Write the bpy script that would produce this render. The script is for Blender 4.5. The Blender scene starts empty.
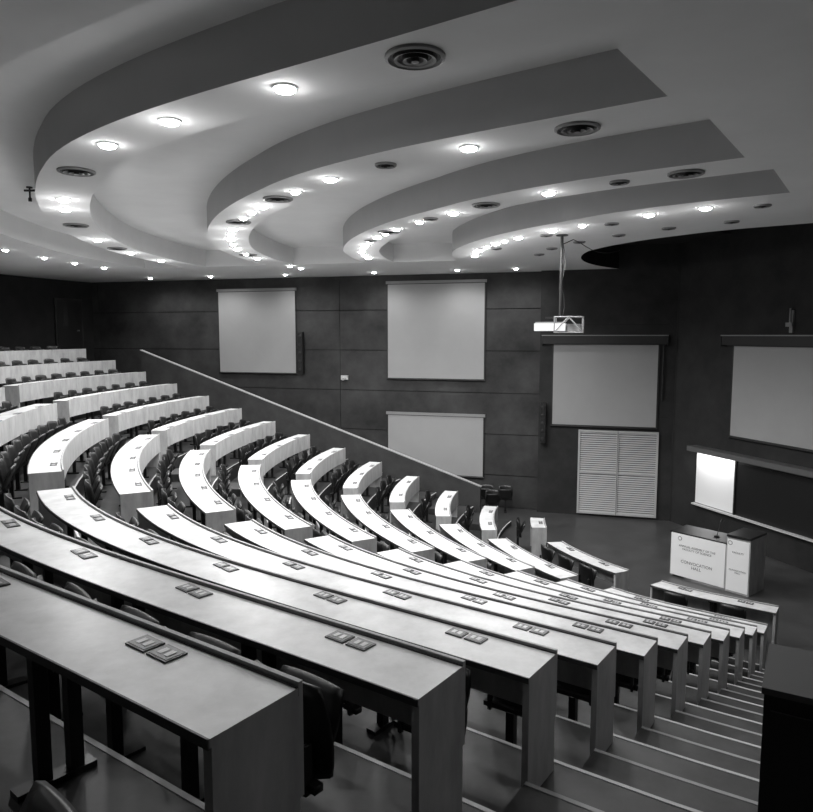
import bpy, bmesh, math, random
from mathutils import Vector, Matrix
random.seed(4)
sc=bpy.context.scene
rad=math.radians; deg=math.degrees
OX,OY=10.2,17.1
PH1,PH2,PH3,PHF=35.5,60.0,88.0,106.5
CAMZ=5.7
HC=7.7

# ---------------------------------------------------------------- materials
def mat(name,col,rough=.6,spec=.5,noise=0.0,nscale=8.0,bump=0.0,stretch=None,metal=0.0,emit=0.0):
    m=bpy.data.materials.new(name); m.use_nodes=True
    nt=m.node_tree; b=nt.nodes['Principled BSDF']
    b.inputs['Roughness'].default_value=rough
    b.inputs['Metallic'].default_value=metal
    b.inputs['Specular IOR Level'].default_value=spec
    b.inputs['Base Color'].default_value=(col,col,col,1)
    if emit>0:
        b.inputs['Emission Color'].default_value=(1,1,1,1)
        b.inputs['Emission Strength'].default_value=emit
    if noise>0 or bump>0:
        tc=nt.nodes.new('ShaderNodeTexCoord'); mp=nt.nodes.new('ShaderNodeMapping')
        nt.links.new(tc.outputs['Object'],mp.inputs['Vector'])
        if stretch: mp.inputs['Scale'].default_value=stretch
        n=nt.nodes.new('ShaderNodeTexNoise'); n.inputs['Scale'].default_value=nscale
        n.inputs['Detail'].default_value=6; n.inputs['Roughness'].default_value=.65
        nt.links.new(mp.outputs['Vector'],n.inputs['Vector'])
        if noise>0:
            r=nt.nodes.new('ShaderNodeValToRGB')
            lo=max(0,col*(1-noise)); hi=min(1,col*(1+noise))
            r.color_ramp.elements[0].position=.3; r.color_ramp.elements[1].position=.7
            r.color_ramp.elements[0].color=(lo,lo,lo,1); r.color_ramp.elements[1].color=(hi,hi,hi,1)
            nt.links.new(n.outputs['Fac'],r.inputs['Fac'])
            nt.links.new(r.outputs['Color'],b.inputs['Base Color'])
        if bump>0:
            bp=nt.nodes.new('ShaderNodeBump'); bp.inputs['Strength'].default_value=bump
            bp.inputs['Distance'].default_value=.01
            nt.links.new(n.outputs['Fac'],bp.inputs['Height'])
            nt.links.new(bp.outputs['Normal'],b.inputs['Normal'])
    return m
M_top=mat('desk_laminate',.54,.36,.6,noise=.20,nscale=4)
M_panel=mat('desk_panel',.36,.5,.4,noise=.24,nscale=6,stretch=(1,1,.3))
M_edge=mat('desk_edge',.04,.5)
M_metal=mat('black_metal',.008,.4)
M_plate=mat('socket_plate',.45,.35)
M_cap=mat('parapet_cap',.32,.45)
M_rim=mat('socket_rim',.09,.4)
M_plated=mat('socket_dark',.02,.4)
M_floor=mat('floor_vinyl',.034,.5,.4,noise=.5,nscale=3,bump=.05)
M_stage=mat('stage_floor',.045,.35,.5,noise=.3,nscale=1.5)
M_nose=mat('nosing_white',.45,.5)
M_nosed=mat('nosing_worn',.30,.5)
M_chair=mat('chair_plastic',.005,.42)
M_wall=mat('wall_concrete',.032,.7,.3,noise=.55,nscale=.9,bump=.15)
M_wall2=mat('wall_stage',.017,.7,.3,noise=.4,nscale=1.5,bump=.1)
M_wallb=mat('wall_rear',.013,.7,.3,noise=.35,nscale=1.5,bump=.1)
M_par=mat('parapet_paint',.035,.6,.3,noise=.3,nscale=2)
M_dark=mat('dark_gap',.004,.8)
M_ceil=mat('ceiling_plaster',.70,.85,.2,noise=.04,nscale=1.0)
M_rise=mat('ceiling_riser_dark',.40,.85,.2,noise=.05,nscale=1.0)  # darker tone for the inner riser of each slot
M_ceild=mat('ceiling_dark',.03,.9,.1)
M_screen=mat('screen_fabric',.29,.9,.1,noise=.05,nscale=.6)
M_black=mat('black_paint',.006,.5)
M_white=mat('white_board',.70,.4)
M_grey=mat('grey_metal',.2,.45)
M_lv=mat('louvre_paint',.36,.5)
M_lamp=mat('lamp_glass',1,.3,emit=80)
M_board=mat('chalkboard_slate',.008,.35)
M_cab=mat('cabinet_side',.008,.5)
M_cabt=mat('cabinet_top',.06,.5)

# ---------------------------------------------------------------- helpers
def mf(ph):
    t=min(1,max(0,(ph-PH1)/24.0)); t=t*t*(3-2*t)
    return 1+.043*t
def P(r,ph,z):
    rr=r*mf(ph)
    if r>2: rr+=.46*min(1,max(0,(ph-59.5)/30.0))
    return Vector((OX-math.sin(rad(ph))*rr, OY-math.cos(rad(ph))*rr, z))
def PC(r,ph,z):
    # ceiling curves are struck slightly off the seating radii
    t=min(1,max(0,(ph-40)/22.0)); t=t*t*(3-2*t)
    a=0
    if r>15 and r<17.5: a=.20*t-.10*(1-t)
    elif 7<r<12: a=-.18*t
    return P(r+a,ph,z)
def obj(name,bm,mats,smooth=False,parent=None,recalc=True):
    me=bpy.data.meshes.new(name)
    if recalc: bmesh.ops.recalc_face_normals(bm,faces=bm.faces)
    bm.to_mesh(me); bm.free()
    for m in mats: me.materials.append(m)
    if smooth:
        for p in me.polygons: p.use_smooth=True
    o=bpy.data.objects.new(name,me); sc.collection.objects.link(o)
    if parent: o.parent=parent
    return o
def arcbox(bm,r0,r1,pa,pb,z0,z1,mi=0,step=1.0,topmi=None):
    fa=pa if callable(pa) else (lambda r:pa)
    fb=pb if callable(pb) else (lambda r:pb)
    n=max(2,int(math.ceil((fb(r1)-fa(r1))/step)))
    rows=[]
    for i in range(n+1):
        t=i/n
        p0=fa(r0)+(fb(r0)-fa(r0))*t; p1=fa(r1)+(fb(r1)-fa(r1))*t
        rows.append([bm.verts.new(P(r0,p0,z0)),bm.verts.new(P(r1,p1,z0)),bm.verts.new(P(r1,p1,z1)),bm.verts.new(P(r0,p0,z1))])
    def f(vs,m):
        fc=bm.faces.new(vs); fc.material_index=m
    for i in range(n):
        a,b=rows[i],rows[i+1]
        for j in range(4):
            k=(j+1)%4
            f([a[j],a[k],b[k],b[j]], topmi if (j==2 and topmi is not None) else mi)
    f(rows[0][::-1],mi); f(rows[-1],mi)
def obox(bm,c,ax,ay,az,hx,hy,hz,mi=0):
    c=Vector(c); ax=Vector(ax).normalized()*hx; ay=Vector(ay).normalized()*hy; az=Vector(az).normalized()*hz
    v=[bm.verts.new(c+ax*sx+ay*sy+az*sz) for sx in(-1,1) for sy in(-1,1) for sz in(-1,1)]
    for q in ((0,1,3,2),(4,6,7,5),(0,4,5,1),(2,3,7,6),(0,2,6,4),(1,5,7,3)):
        bm.faces.new([v[i] for i in q]).material_index=mi
def abox(bm,x0,x1,y0,y1,z0,z1,mi=0):
    obox(bm,((x0+x1)/2,(y0+y1)/2,(z0+z1)/2),(1,0,0),(0,1,0),(0,0,1),(x1-x0)/2,(y1-y0)/2,(z1-z0)/2,mi)
def tube(bm,p0,p1,r,mi=0,n=12,r2=None):
    p0=Vector(p0);p1=Vector(p1); r2=r if r2 is None else r2
    d=(p1-p0).normalized(); a=d.orthogonal().normalized(); b=d.cross(a)
    A=[];B=[]
    for i in range(n):
        t=2*math.pi*i/n; o=a*math.cos(t)+b*math.sin(t)
        A.append(bm.verts.new(p0+o*r)); B.append(bm.verts.new(p1+o*r2))
    for i in range(n):
        j=(i+1)%n; bm.faces.new([A[i],A[j],B[j],B[i]]).material_index=mi
    bm.faces.new(A[::-1]).material_index=mi; bm.faces.new(B).material_index=mi
class Fr:
    def __init__(s,o,d,n): s.o=Vector((o[0],o[1],0)); s.d=Vector((d[0],d[1],0)).normalized(); s.n=Vector((n[0],n[1],0)).normalized()
    def p(s,a,b,z): return s.o+s.d*a+s.n*b+Vector((0,0,z))
    def box(s,bm,a0,a1,b0,b1,z0,z1,mi=0):
        obox(bm,s.p((a0+a1)/2,(b0+b1)/2,(z0+z1)/2),s.d,s.n,(0,0,1),(a1-a0)/2,(b1-b0)/2,(z1-z0)/2,mi)
W1=Fr((0,23.7),(.9611,-.2763),(-.2763,-.9611))
WB=Fr((8.1,21.07),(.331,-.9436),(-.9436,-.331))

# ---------------------------------------------------------------- rows
def RK(k): return 18.18-1.1*k
def TOP(k): return 4.5-.362*k
def FLR(k): return TOP(k)-.75
KS=list(range(-2,11))
def endFar(r): return 106.04+deg(math.asin(min(1,1.42/(r*1.043+.46))))
def endRight(r): return -19.3+deg(math.asin(min(1,(.67+.08)/r)))
def nearEnd(k): return PH2-deg(.40/RK(k))+1.3*min(1,max(0,(8-k)/4))
def midSt(k): return PH2+deg(.40/RK(k))+max(0,5-k)*.9
# tiers
bm=bmesh.new()
for k in KS:
    arcbox(bm,RK(k)-.08,RK(k)+1.02,endRight,endFar,0,FLR(k),0,2.0)
kk=-3
arcbox(bm,RK(kk)-.08,22.95,endRight,endFar,0,FLR(kk),0,2.0)
tiers=obj('tiered_floor',bm,[M_floor])
# aisle steps
bm=bmesh.new(); nb=bmesh.new()
def ais(k):
    return [(lambda r:PH1-deg(1.15/r), lambda r:PH1-.1,0),
            (nearEnd(k), midSt(k),1),
            (lambda r:PH3-deg(.52/r), lambda r:PH3+deg(.15/r),1),
            (lambda r:PHF+.3, endFar,1)]
for k in [-3]+KS[:-1]:
    for fa,fb,_ in ais(k):
        arcbox(bm,RK(k)-.63,RK(k)-.08,fa,fb,FLR(k+1),FLR(k+1)+.181,0,2.0)
        arcbox(nb,RK(k)-.632,RK(k)-.60,fa,fb,FLR(k+1)+.181,FLR(k+1)+.184,1,2.0)
steps=obj('aisle_steps',bm,[M_floor])
for k in [-3]+KS:
    arcbox(nb,RK(k)-.083,RK(k)-.055,endRight,endFar,FLR(k),FLR(k)+.004,0,2.0)
obj('trim_nosing',nb,[M_nose,M_nosed])

def desk(k,pa,pb,R=None,top=None,fl=None,D=.37):
    R=RK(k) if R is None else R; top=TOP(k) if top is None else top; fl=FLR(k) if fl is None else fl
    bm=bmesh.new()
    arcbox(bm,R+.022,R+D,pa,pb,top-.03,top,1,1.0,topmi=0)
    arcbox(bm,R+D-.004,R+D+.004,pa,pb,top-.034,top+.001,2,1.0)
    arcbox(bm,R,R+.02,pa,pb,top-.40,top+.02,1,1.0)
    arcbox(bm,R+.0225,R+.030,pa,pb,top,top+.006,2,1.0)  # dark strip standing in for the shadow line along the lip
    rr=R*mf(pa)
    e=deg(.04/rr)
    arcbox(bm,R+.02,R+D-.01,pa,pa+e,fl,top-.03,1,5)
    rr=R*mf(pb)
    e=deg(.04/rr)
    arcbox(bm,R+.02,R+D-.01,pb-e,pb,fl,top-.03,1,5)
    L=rad(pb-pa)*R*mf((pa+pb)/2)
    n=max(1,round(L/1.25))
    for i in range(n):
        ph=pa+(pb-pa)*(i+.5)/n
        N=Vector((-math.sin(rad(ph)),-math.cos(rad(ph)),0)); T=Vector((-N.y,N.x,0))
        s=1/mf(ph)
        for off in (-.072,.072):
            c=P(R+.12*s,ph,top+.003)+T*off
            obox(bm,c,T,N,(0,0,1),.062,.048,.004,4)
            obox(bm,c+Vector((0,0,.003)),T,N,(0,0,1),.054,.040,.003,6)
            obox(bm,c+Vector((0,0,.006))-T*.02,T,N,(0,0,1),.013,.022,.002,3)
            obox(bm,c+Vector((0,0,.006))+T*.022,T,N,(0,0,1),.013,.022,.002,3)
        if 0<i:
            ph2=pa+(pb-pa)*i/n
            N=Vector((-math.sin(rad(ph2)),-math.cos(rad(ph2)),0)); T=Vector((-N.y,N.x,0))
            for off in (.10,.24):
                c=P(R+off*s,ph2,(fl+.03+top-.03)/2)
                obox(bm,c,T,N,(0,0,1),.028,.03,(top-.03-fl-.03)/2,5)
            c=P(R+.19*s,ph2,fl+.015)
            obox(bm,c,T,N,(0,0,1),.04,.17,.015,5)
            c=P(R+.19*s,ph2,top-.05)
            obox(bm,c,T,N,(0,0,1),.03,.15,.018,5)
    return obj('curved_lecture_desk',bm,[M_top,M_panel,M_edge,M_plate,M_plated,M_metal,M_rim])

# chair mesh
def shell(bm,fn,nu=8,nv=8,th=.02,mi=0):
    g0=[];g1=[]
    for i in range(nu+1):
        r0=[];r1=[]
        for j in range(nv+1):
            u=-1+2*i/nu; v=-1+2*j/nv
            k=.45
            uu=u*math.sqrt(1-k*v*v/2); vv=v*math.sqrt(1-k*u*u/2)
            p,n=fn(uu,vv)
            edge=max(abs(u),abs(v))
            t=th*(1 if edge<1 else .55)
            r0.append(bm.verts.new(p+n*t/2)); r1.append(bm.verts.new(p-n*t/2))
        g0.append(r0); g1.append(r1)
    for i in range(nu):
        for j in range(nv):
            bm.faces.new([g0[i][j],g0[i+1][j],g0[i+1][j+1],g0[i][j+1]]).material_index=mi
            bm.faces.new([g1[i][j+1],g1[i+1][j+1],g1[i+1][j],g1[i][j]]).material_index=mi
    for i in range(nu):
        bm.faces.new([g0[i][0],g1[i][0],g1[i+1][0],g0[i+1][0]]); bm.faces.new([g0[i][nv],g0[i+1][nv],g1[i+1][nv],g1[i][nv]])
    for j in range(nv):
        bm.faces.new([g0[0][j],g0[0][j+1],g1[0][j+1],g1[0][j]]); bm.faces.new([g0[nu][j],g1[nu][j],g1[nu][j+1],g0[nu][j+1]])
def chair_mesh():
    bm=bmesh.new()
    def back(u,v):
        x=.23*u; z=.635+.245*v; y=-.10-.04*v+.07*u*u+.01*v*v
        return Vector((x,y,z)),Vector((0,1,0))
    shell(bm,back,8,8,.035)
    a=rad(66)
    def seat(u,v):
        s=.19*v+.19; lx=.21*u
        y=-.06+s*math.cos(a); z=.43+s*math.sin(a)-.0+.02*u*u
        return Vector((lx,y,z)),Vector((0,-math.sin(a),math.cos(a)))
    shell(bm,seat,8,8,.05)
    abox(bm,-.21,.21,-.11,-.06,.395,.43)
    for x in (-.16,.16):
        abox(bm,x-.012,x+.012,-.125,-.085,.38,.60)
    abox(bm,-.03,.03,-.12,-.06,.015,.40)
    abox(bm,-.045,.045,-.20,.06,0,.02)
    bmesh.ops.recalc_face_normals(bm,faces=bm.faces)
    me=bpy.data.meshes.new('auditorium_chair'); bm.to_mesh(me); bm.free()
    me.materials.append(M_chair)
    for p in me.polygons: p.use_smooth=len(p.vertices)==4 and p.area<.004
    return me
CM=chair_mesh()
def chair(r,ph,z,rot=None,loc=None):
    o=bpy.data.objects.new('auditorium_chair',CM); sc.collection.objects.link(o)
    o.location=P(r,ph,z) if loc is None else loc
    o.rotation_euler=(0,0,-rad(ph) if rot is None else rot)
    return o
def chairs(k,pa,pb,R,fl,off=.63):
    L=rad(pb-pa)*R*mf((pa+pb)/2)-.3
    n=max(1,int(L/.6))
    for i in range(n):
        ph=pa+(pb-pa)*((.15+L*(i+.5)/n)/(L+.3))
        ra,rb=random.uniform(-.08,.08),random.uniform(-.08,.08)
        if k==0:
            q=P(R+off,ph,0)
            if ph<60 and q.y<4.2 : continue
        chair(R+off,ph+ra,fl,rot=-rad(ph)+rb)
for k in KS:
    R=RK(k)
    desk(k,PH1,nearEnd(k),D=.40); chairs(k,PH1,nearEnd(k)-.6,R,FLR(k))
    desk(k,midSt(k),PH3-deg(.52/R),D=.44); chairs(k,midSt(k)+.6,PH3-deg(.52/R)-.6,R,FLR(k),.70)
    desk(k,PH3+deg(.15/R),PHF); chairs(k,PH3+deg(.6/R),PHF-.6,R,FLR(k))
    if k>=3:
        pb=PH1-deg(1.3/R); pa=4
        desk(k,pa,pb); 
        if k<8: chairs(k,pa,pb-.6,R,FLR(k))
chair(0,0,0,rot=-rad(44),loc=Vector((-.90,1.56,FLR(0))))
# front row on the flat
R=5.9
for pa,pb in [(PH1,PH2-deg(.45/R)),(PH2+deg(.3/R),PH3-deg(.5/R)),(PH3+deg(.6/R),102)]:
    desk(11,pa,pb,R=R,top=.78,fl=0)
    chairs(11,pa,pb,R-.04,0)

# ---------------------------------------------------------------- floor
bm=bmesh.new(); abox(bm,-25,25,-12,40,-.2,0)
obj('floor',bm,[M_stage])

# ---------------------------------------------------------------- walls
bm=bmesh.new()
W1.box(bm,-16,4.47,-.4,-.03,0,9.2,1)
zs=[0.0,1.08,2.44,3.8,5.18,6.54,9.2]
ss=[-16,-12.3,-2.4,4.47]
for i in range(len(ss)-1):
    for j in range(len(zs)-1):
        W1.box(bm,ss[i]+.008,ss[i+1]-.008,-.031,0,zs[j]+.013,zs[j+1]-.013,0)
obj('wall_left',bm,[M_wall,M_dark])
bm=bmesh.new()
W1.box(bm,4.47,8.8,-.4,.27,0,9.2,0)
for z in (3.2,6.0):
    W1.box(bm,4.5,8.3,.27,.274,z,z+.02,1)
obj('wall_stage',bm,[M_wall2,M_dark])
bm=bmesh.new()
WB.box(bm,-.3,26,-.4,0,0,9.2,0)
WB.box(bm,0.02,.05,0,.004,0,8.4,1)
obj('wall_right',bm,[M_wall2,M_dark])
bm=bmesh.new()
arcbox(bm,23.0,23.4,-30,125,0,9.2,0,1.5)
obj('wall_back',bm,[M_wallb])
def arcdoor(ph,z0):
    bm=bmesh.new()
    N=Vector((math.sin(rad(ph)),math.cos(rad(ph)),0)); T=Vector((-N.y,N.x,0))
    c=P(23.0,ph,z0)
    F=Fr((c.x,c.y),T,N)
    F.box(bm,-.62,.62,.03,.08,z0,z0+2.2,2)
    F.box(bm,-.55,.55,.08,.10,z0+.02,z0+2.12,0)
    F.box(bm,-.3,-.1,.10,.11,z0+1.2,z0+1.8,2)
    F.box(bm,.3,.38,.10,.15,z0+1.0,z0+1.05,1)
    obj('door_1',bm,[M_black,M_grey,M_wall])
arcdoor(111.6,FLR(-3))

# stair parapet
bm=bmesh.new()
PP=Fr((0,21.7),(.9611,-.2763),(-.2763,-.9611))
def prism(bm,F,pts,b0,b1,mi=0):
    A=[bm.verts.new(F.p(s,b0,z)) for s,z in pts]; B=[bm.verts.new(F.p(s,b1,z)) for s,z in pts]
    n=len(pts)
    for i in range(n):
        j=(i+1)%n; bm.faces.new([A[i],A[j],B[j],B[i]]).material_index=mi
    bm.faces.new(A[::-1]).material_index=mi; bm.faces.new(B).material_index=mi
prism(bm,PP,[(-9.6,0),(2.35,0),(2.35,1.06),(-9.6,5.16)],-.12,.0,0)
prism(bm,PP,[(-9.62,5.16),(2.37,1.06),(2.37,1.09),(-9.62,5.19)],-.13,.01,1)
obj('stair_parapet',bm,[M_par,M_cap])

# ---------------------------------------------------------------- ceiling
bm=bmesh.new()
def ring(r0,r1,z,pa,pb,mi=0,step=1.0):
    n=max(1,int(math.ceil((pb-pa)/step)))
    for i in range(n):
        a=pa+(pb-pa)*i/n; b=pa+(pb-pa)*(i+1)/n
        bm.faces.new([bm.verts.new(PC(r0,a,z)),bm.verts.new(PC(r1,a,z)),bm.verts.new(PC(r1,b,z)),bm.verts.new(PC(r0,b,z))]).material_index=mi
def riser(r,z0,z1,pa,pb,mi=0,step=1.0):
    n=max(1,int(math.ceil((pb-pa)/step)))
    for i in range(n):
        a=pa+(pb-pa)*i/n; b=pa+(pb-pa)*(i+1)/n
        bm.faces.new([bm.verts.new(PC(r,a,z0)),bm.verts.new(PC(r,b,z0)),bm.verts.new(PC(r,b,z1)),bm.verts.new(PC(r,a,z1))]).material_index=mi
slots=[(8.45,10.15,34.5),(10.97,12.8,35.5),(13.58,15.25,36.1),(15.95,17.2,36.6)]
HS=.48; SB=103.5; SM=34.0
RS=5.15
ring(RS,26,HC,-45,SM); ring(RS,28,HC,SB,200)
cur=RS
for a,b,SA in slots:
    ring(cur,a,HC,SM,SB)
    ring(a,b,HC,SM,SA)
    ring(a,b,HC+HS,SA,SB)
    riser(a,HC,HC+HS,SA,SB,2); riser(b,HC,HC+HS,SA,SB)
    for ph in (SA,SB):
        bm.faces.new([bm.verts.new(PC(a,ph,HC)),bm.verts.new(PC(b,ph,HC)),bm.verts.new(PC(b,ph,HC+HS)),bm.verts.new(PC(a,ph,HC+HS))])
    cur=b
ring(cur,26,HC,SM,SB)
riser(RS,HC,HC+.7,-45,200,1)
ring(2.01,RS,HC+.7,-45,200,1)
bmesh.ops.remove_doubles(bm,verts=bm.verts,dist=.001)
abox(bm,-25,25,-12,40,9.2,9.3,1)  # unseen slab added above the ceiling to block outside light
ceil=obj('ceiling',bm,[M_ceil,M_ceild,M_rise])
# ---------------------------------------------------------------- lamps & diffusers
def lamp_mesh(r):
    bm=bmesh.new(); n=24
    # convex glowing lens inside a slim trim ring
    rings=[(r*.45,-.046,1),(r*.8,-.034,1),(r*.9,-.014,1),(r,-.016,0),(r*1.12,-.010,0),(r*1.14,.0,0)]
    prev=None
    c=bm.verts.new((0,0,-.05))
    for rr,z,mi in rings:
        cur=[bm.verts.new((rr*math.cos(2*math.pi*i/n),rr*math.sin(2*math.pi*i/n),z)) for i in range(n)]
        for i in range(n):
            j=(i+1)%n
            if prev is None: bm.faces.new([c,cur[i],cur[j]]).material_index=1
            else: bm.faces.new([prev[i],cur[i],cur[j],prev[j]]).material_index=mi
        prev=cur
    me=bpy.data.meshes.new('ceiling_downlight'); bm.to_mesh(me); bm.free()
    me.materials.append(M_ceil); me.materials.append(M_lamp); return me
def vent_mesh(r):
    bm=bmesh.new(); n=28
    prof=[(r*1.0,0),(r*1.0,-.02),(r*.9,-.03),(r*.84,-.01),(r*.74,-.01),(r*.7,-.035),(r*.6,-.028),(r*.55,-.008),(r*.44,-.008),(r*.4,-.04),(r*.3,-.032),(r*.26,-.008),(r*.16,-.008),(r*.13,-.045),(0.001,-.05)]
    mis=[0,0,0,1,1,0,0,1,1,0,0,1,1,0]
    prev=None
    for q,(rr,z) in enumerate(prof):
        cur=[bm.verts.new((rr*math.cos(2*math.pi*i/n),rr*math.sin(2*math.pi*i/n),z)) for i in range(n)]
        if prev:
            for i in range(n):
                j=(i+1)%n; bm.faces.new([prev[i],cur[i],cur[j],prev[j]]).material_index=mis[q-1]
        prev=cur
    me=bpy.data.meshes.new('ceiling_air_diffuser'); bm.to_mesh(me); bm.free()
    me.materials.append(M_grey); me.materials.append(M_black); return me
LM=lamp_mesh(.095); LMs=lamp_mesh(.07); VM=vent_mesh(.22); VMs=vent_mesh(.13)
LD={}
def ldata(e,t='SPOT'):
    if (e,t) not in LD:
        l=bpy.data.lights.new('lamp',t); l.energy=e; l.shadow_soft_size=.09  # light data shared by the downlights and the added glow lights
        if t=='SPOT': l.spot_size=rad(165); l.spot_blend=.7
        LD[(e,t)]=l
    return LD[(e,t)]
def downlight(p,e,small=False,glow=0):
    o=bpy.data.objects.new('ceiling_downlight',LMs if small else LM); sc.collection.objects.link(o)
    o.location=p
    if e>0:
        l=bpy.data.objects.new('lamp',ldata(e)); sc.collection.objects.link(l); l.parent=o; l.location=(0,0,-.06)
    if glow>0:
        l=bpy.data.objects.new('added_glow',ldata(glow,'POINT')); sc.collection.objects.link(l); l.parent=o; l.location=(0,0,-.45)  # added point light with no bulb of its own, brightens the ceiling around
def vent(p,small=False):
    o=bpy.data.objects.new('ceiling_air_diffuser',VMs if small else VM); sc.collection.objects.link(o); o.location=p
E=350; G=4
for ph in (45,54.6): downlight(PC(15.65,ph,HC),70,glow=2)
downlight(PC(15.65,50.3,HC),90,glow=6)
for ph in (67,70,83,91,97): downlight(PC(15.6,ph,HC),E,glow=G*1.7)
for ph in (40.6,59.8,76,88): vent(PC(15.6,ph,HC))
for ph in (45.5,54.9): downlight(PC(13.15,ph,HC),140,glow=2)
for ph in (64.5,75,81,88,96): downlight(PC(13.15,ph,HC),E,glow=G*1.5)
for ph in (59,67,69.5,78,84.5,92): downlight(PC(13.15,ph,HC),0,True)
for ph in (40.3,61.6,71.5,92.8): vent(PC(13.15,ph,HC))
vent(PC(13.15,50.5,HC),True)
for ph in (49.6,): downlight(PC(10.55,ph,HC),170,glow=2)
for ph in (60.5,77,84,90,97): downlight(PC(10.55,ph,HC),E,glow=G)
for ph in (66,71,74,80.5,87,94): downlight(PC(10.55,ph,HC),0,True)
for ph in (39.5,56,73): vent(PC(10.55,ph,HC))
for ph in (44,64,80): vent(PC(10.55,ph,HC),True)
for ph in (43.4,50): downlight(PC(7.9,ph,HC),170,glow=3)
downlight(PC(7.9,65.4,HC),E,glow=7)
for ph in (73,80,88,96): downlight(PC(7.9,ph,HC),E,glow=G)
for ph in (60,77,84,92): downlight(PC(7.9,ph,HC),0,True)
for ph in (38,57,69.5,85.8): vent(PC(7.6,ph,HC),True)
for ph in (45,55,65,75,85,95): vent(P(6.2,ph,HC),True)
for ph in (89,94,98,102): downlight(P(18.4,ph,HC),E*.5,True)
for s in (-9,-6.6,-3.8,-.7,2.0,3.8): 
    downlight(W1.p(s,1.3,HC),E*.5,True)
for ph in (104.5,107.5):
    downlight(P(13,ph,HC),E*.3,True)
for ph,r,e in ((52,19.2,55),(30,17.0,40),(22,9,150),(18,13.5,100)): downlight(P(r,ph,HC),e)

# ---------------------------------------------------------------- screens
def pscreen(F,s0,s1,z0,z1,off,case=True,border=.04,rod=False):
    bm=bmesh.new()
    F.box(bm,s0,s1,off+.05,off+.056,z0,z1,1)
    F.box(bm,s0+border,s1-border,off+.0565,off+.058,z0+border,z1-.02,0)
    tube(bm,F.p(s0,off+.053,z0),F.p(s1,off+.053,z0),.025,1)
    if case:
        F.box(bm,s0-.3,s1+.2,off+.005,off+.16,z1,z1+.25,1)
        F.box(bm,s0-.32,s0-.3,off+.005,off+.18,z1-.03,z1+.27,1); F.box(bm,s1+.2,s1+.22,off+.005,off+.18,z1-.03,z1+.27,1)
        F.box(bm,s0-.32,s1+.22,off+.005,off+.185,z1+.25,z1+.28,2)
    else:
        F.box(bm,s0-.02,s1+.02,off+.005,off+.09,z1,z1+.09,2)
    if rod:
        tube(bm,F.p(s1+.1,off+.08,z1-.02),F.p(s1+.1,off+.08,z1-1.7),.02,1)
    return obj('projection_screen',bm,[M_screen,M_black,M_grey])
pscreen(W1,-7.10,-4.02,4.33,7.25,0,False,.03)
pscreen(W1,-.68,2.69,4.21,7.40,0,False,.04)
pscreen(W1,-.68,2.69,.97,3.0,0,False,.04)
pscreen(W1,4.85,8.05,2.84,5.42,.27,True,.05,True)
pscreen(WB,2.25,6.4,2.93,5.42,0,True,.05)

# louvered panel
bm=bmesh.new()
a0,a1,z0,z1=5.72,8.1,.08,2.74
W1.box(bm,a0,a1,.275,.30,z0,z1,1)
mid=(a0+a1)/2
for s in (a0,mid-.03,a1-.06): W1.box(bm,s,s+.06,.275,.36,z0,z1,0)
for z in (z0,(z0+z1)/2-.03,z1-.06): W1.box(bm,a0,a1,.275,.355,z,z+.06,0)
W1.box(bm,mid-.006,mid+.006,.36,.362,z0,z1,1)
nl=38
for i in range(nl):
    z=z0+.08+i*(z1-z0-.16)/(nl-1)
    for (p,q) in ((a0+.06,mid-.03),(mid+.03,a1-.06)):
        obox(bm,W1.p((p+q)/2,.322,z),W1.d,(W1.n*.6+Vector((0,0,-.8))),W1.n*.8+Vector((0,0,.6)),(q-p)/2,.026,.004,0)
obj('louvered_vent_door',bm,[M_lv,M_dark])

# chalkboard with hood
bm=bmesh.new()
WB.box(bm,1.05,8,0.005,.05,.80,2.38,1)
WB.box(bm,1.10,2.55,.05,.06,.86,2.36,0)
WB.box(bm,2.6,7.9,.05,.06,.92,2.26,2)
WB.box(bm,1.0,8.05,0.005,.35,2.38,2.52,3)
WB.box(bm,1.05,8,.05,.16,.80,.84,4)
WB.box(bm,2.55,2.6,.05,.09,.84,2.38,1)
cb=obj('chalkboard',bm,[M_white,M_black,M_board,M_rim,M_plate])
l=bpy.data.lights.new('board_lamp','AREA'); l.shape='RECTANGLE'; l.size=1.4; l.size_y=.05; l.energy=18
lo=bpy.data.objects.new('board_lamp',l); sc.collection.objects.link(lo); lo.parent=cb
lo.location=WB.p(1.85,.26,2.37); lo.rotation_euler=(0,0,math.atan2(WB.d.y,WB.d.x))

# lectern
LF=Fr((7.47,14.8),(-.642,.767),(.767,.642))
bm=bmesh.new()
LF.box(bm,0,.52,0,.75,0,1.25,1)
prism(bm,LF,[(0,1.25),(.52,1.25),(.52,1.30),(0,1.30)],-.03,.78,2)
LF.box(bm,.02,.50,-.012,0,.04,1.2,0)
LF.box(bm,.52,1.85,.0,.05,.04,1.08,1)
LF.box(bm,.54,1.83,-.012,0,.05,1.06,0)
LF.box(bm,1.8,1.85,.05,.7,0,1.05,1)
LF.box(bm,.52,1.87,-.01,.75,1.05,1.09,2)
LF.box(bm,.52,1.85,.4,.44,.3,1.05,1)
tube(bm,LF.p(.9,.3,1.09),LF.p(.9,.3,1.12),.06,3); tube(bm,LF.p(.9,.3,1.1),LF.p(.88,.42,1.42),.008,3); tube(bm,LF.p(.88,.42,1.42),LF.p(.87,.46,1.47),.018,3)
for (c0,c1) in ((1.62,.95),(.44,1.12)):
    tube(bm,LF.p(c0,-.012,c1),LF.p(c0,-.016,c1),.05,4,20); tube(bm,LF.p(c0,-.016,c1),LF.p(c0,-.018,c1),.035,0,20)
lec=obj('lectern',bm,[M_white,M_panel,M_metal,M_black,M_grey])
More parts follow.
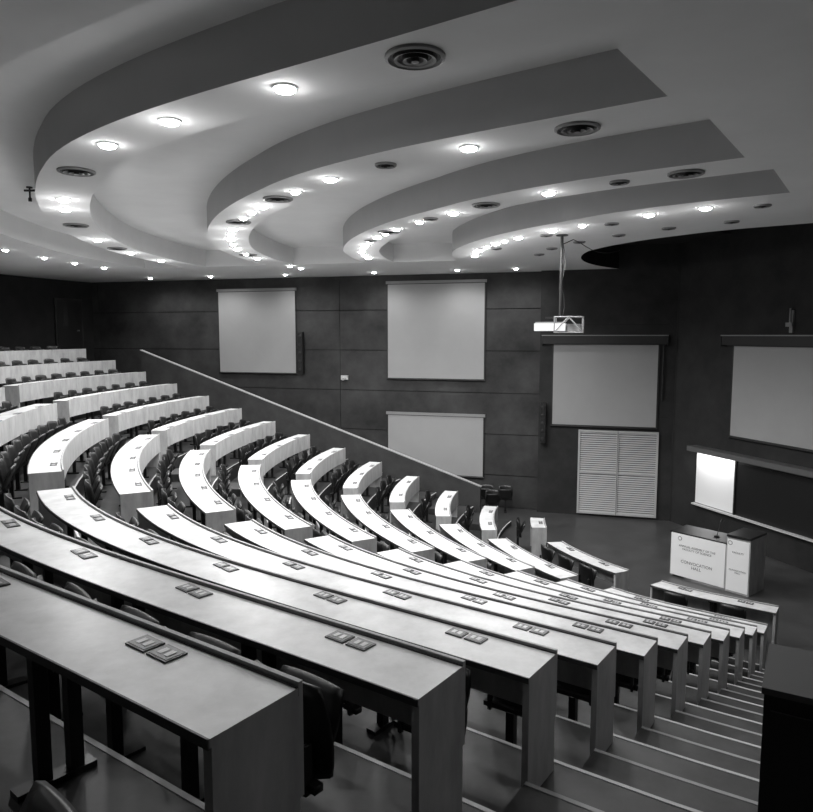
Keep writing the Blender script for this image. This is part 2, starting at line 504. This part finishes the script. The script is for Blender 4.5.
def txt(body,s,z,size):
    c=bpy.data.curves.new('lettering','FONT'); c.body=body; c.size=size; c.extrude=.001; c.align_x='CENTER'
    o=bpy.data.objects.new('lettering',c); sc.collection.objects.link(o); o.parent=lec
    o.location=LF.p(s,-.014,z); c.materials.append(M_rim)
    o.rotation_euler=(math.pi/2,0,math.atan2(-LF.d.y,-LF.d.x))
txt('ANNUAL ASSEMBLY OF THE\nFACULTY OF SCIENCE',1.2,.76,.07); txt('CONVOCATION\nHALL',1.2,.38,.10)
txt('FACULTY',.26,.9,.06); txt('CONVOCATION\nHALL',.26,.5,.05)

# side cabinet by the aisle
bm=bmesh.new()
ph=30.7
N=Vector((-math.sin(rad(ph)),-math.cos(rad(ph)),0)); T=Vector((-N.y,N.x,0))
c=P(16.56,31.35,0)
CF=Fr((c.x,c.y),T if T.x>0 else -T,-N)
zb=FLR(2)
CF.box(bm,.0,.75,.0,.50,zb,4.12,0)
CF.box(bm,-.01,.77,-.01,.51,4.12,4.15,1)
CF.box(bm,.03,.36,-.012,0,zb+.08,4.05,0); CF.box(bm,.39,.72,-.012,0,zb+.08,4.05,0)
CF.box(bm,.33,.345,-.03,-.012,zb+.5,zb+.65,1)
obj('equipment_cabinet',bm,[M_cab,M_cabt])

# projector
bm=bmesh.new()
px,py=3.13,14.35; zt=HC
tube(bm,(px,py,6.05),(px,py,zt),.03,1)
tube(bm,(px,py,zt-.02),(px,py,zt),.12,1)
dx=W1.d; dn=-W1.n
PF=Fr((px,py),dx,dn)
PF.box(bm,-.5,.12,-.25,.25,5.78,5.93,0)
PF.box(bm,-.48,.1,-.23,.23,5.93,5.96,2)
tube(bm,PF.p(-.35,.25,5.86),PF.p(-.35,.34,5.86),.06,1,16)
for a in (-.1,.45):
    for b in (-.25,.25):
        tube(bm,PF.p(a,b,5.74),PF.p(a,b,6.07),.013,2,8)
for z in (5.75,6.06):
    for b in (-.25,.25): tube(bm,PF.p(-.1,b,z),PF.p(.45,b,z),.013,2,8)
    for a in (-.1,.45): tube(bm,PF.p(a,-.25,z),PF.p(a,.25,z),.013,2,8)
for b in (-.25,.25):
    tube(bm,PF.p(-.1,b,5.75),PF.p(.17,b,6.06),.01,2,8); tube(bm,PF.p(.17,b,6.06),PF.p(.45,b,5.75),.01,2,8)
PF.box(bm,.15,.42,-.2,.2,5.77,5.92,2)
PF.box(bm,-.3,.3,-.03,.03,6.04,6.07,1)
pts=[Vector((px+.05,py,6.08))]
for i in range(1,9): pts.append(Vector((px+.05+.03*math.sin(i*1.3),py,6.08+i*.18)))
pts.append(Vector((px+.25,py+.1,7.62)))
for i in range(8):
    t=(i+1)/8; pts.append(Vector((px+.25+1.6*t,py+.1+2.2*t,7.66-.16*math.sin(math.pi*t))))
for a,b in zip(pts[:-1],pts[1:]): tube(bm,a,b,.009,1,6)
obj('ceiling_projector',bm,[M_white,M_black,M_grey])

def speaker(F,s,z0,z1,off):
    bm=bmesh.new()
    F.box(bm,s-.09,s+.09,off+.06,off+.24,z0,z1,0)
    F.box(bm,s-.075,s+.075,off+.24,off+.25,z0+.04,z1-.04,1)
    for i in range(5):
        z=z0+(z1-z0)*(i+.5)/5
        tube(bm,F.p(s,off+.25,z),F.p(s,off+.262,z),.055,0,14,.04)
    F.box(bm,s-.03,s+.03,off+.005,off+.06,z1-.4,z1-.3,0); F.box(bm,s-.03,s+.03,off+.005,off+.06,z0+.3,z0+.4,0)
    obj('column_speaker',bm,[M_black,M_dark])
speaker(W1,-3.80,4.35,5.8,0)
speaker(W1,4.62,2.3,3.55,.27)
bm=bmesh.new()
W1.box(bm,-2.35,-2.1,0.005,.08,4.15,4.3,0); tube(bm,W1.p(-2.22,.08,4.22),W1.p(-2.22,.2,4.18),.05,0)
obj('wall_camera',bm,[M_plate])
bm=bmesh.new()
WB.box(bm,4.02,4.12,0.005,.06,5.75,6.3,0); WB.box(bm,3.98,4.16,.06,.14,5.9,6.0,0); tube(bm,WB.p(4.07,.1,6.0),WB.p(4.07,.1,6.35),.02,0)
obj('wall_antenna',bm,[M_grey])
bm=bmesh.new()
hx,hy,hz=-6.35,12.1,HC+HS
tube(bm,(hx,hy,hz-.02),(hx,hy,hz),.05,0); tube(bm,(hx,hy,hz-.2),(hx,hy,hz),.015,0)
tube(bm,(hx-.09,hy,hz-.06),(hx+.09,hy,hz-.06),.018,0); tube(bm,(hx,hy,hz-.24),(hx,hy,hz-.18),.03,0)
obj('ceiling_sensor',bm,[M_black])
for s,b in ((2.9,.7),(3.5,.65),(3.2,1.4)):
    chair(0,0,0,rot=math.atan2(W1.d.y,W1.d.x)+math.pi+.3*random.random(),loc=W1.p(s,b,0))

# ---------------------------------------------------------------- camera / world
w=bpy.data.worlds.new('World'); sc.world=w; w.use_nodes=True
w.node_tree.nodes['Background'].inputs['Color'].default_value=(.5,.5,.5,1)
w.node_tree.nodes['Background'].inputs['Strength'].default_value=.05
cam=bpy.data.cameras.new('camera'); cam.sensor_width=36; cam.lens=36*700/813; cam.clip_start=.05
co=bpy.data.objects.new('camera',cam); sc.collection.objects.link(co)
co.location=(0,0,CAMZ); co.rotation_euler=(rad(90-5.8),0,0)
sc.camera=co
sc.view_settings.view_transform='Standard'
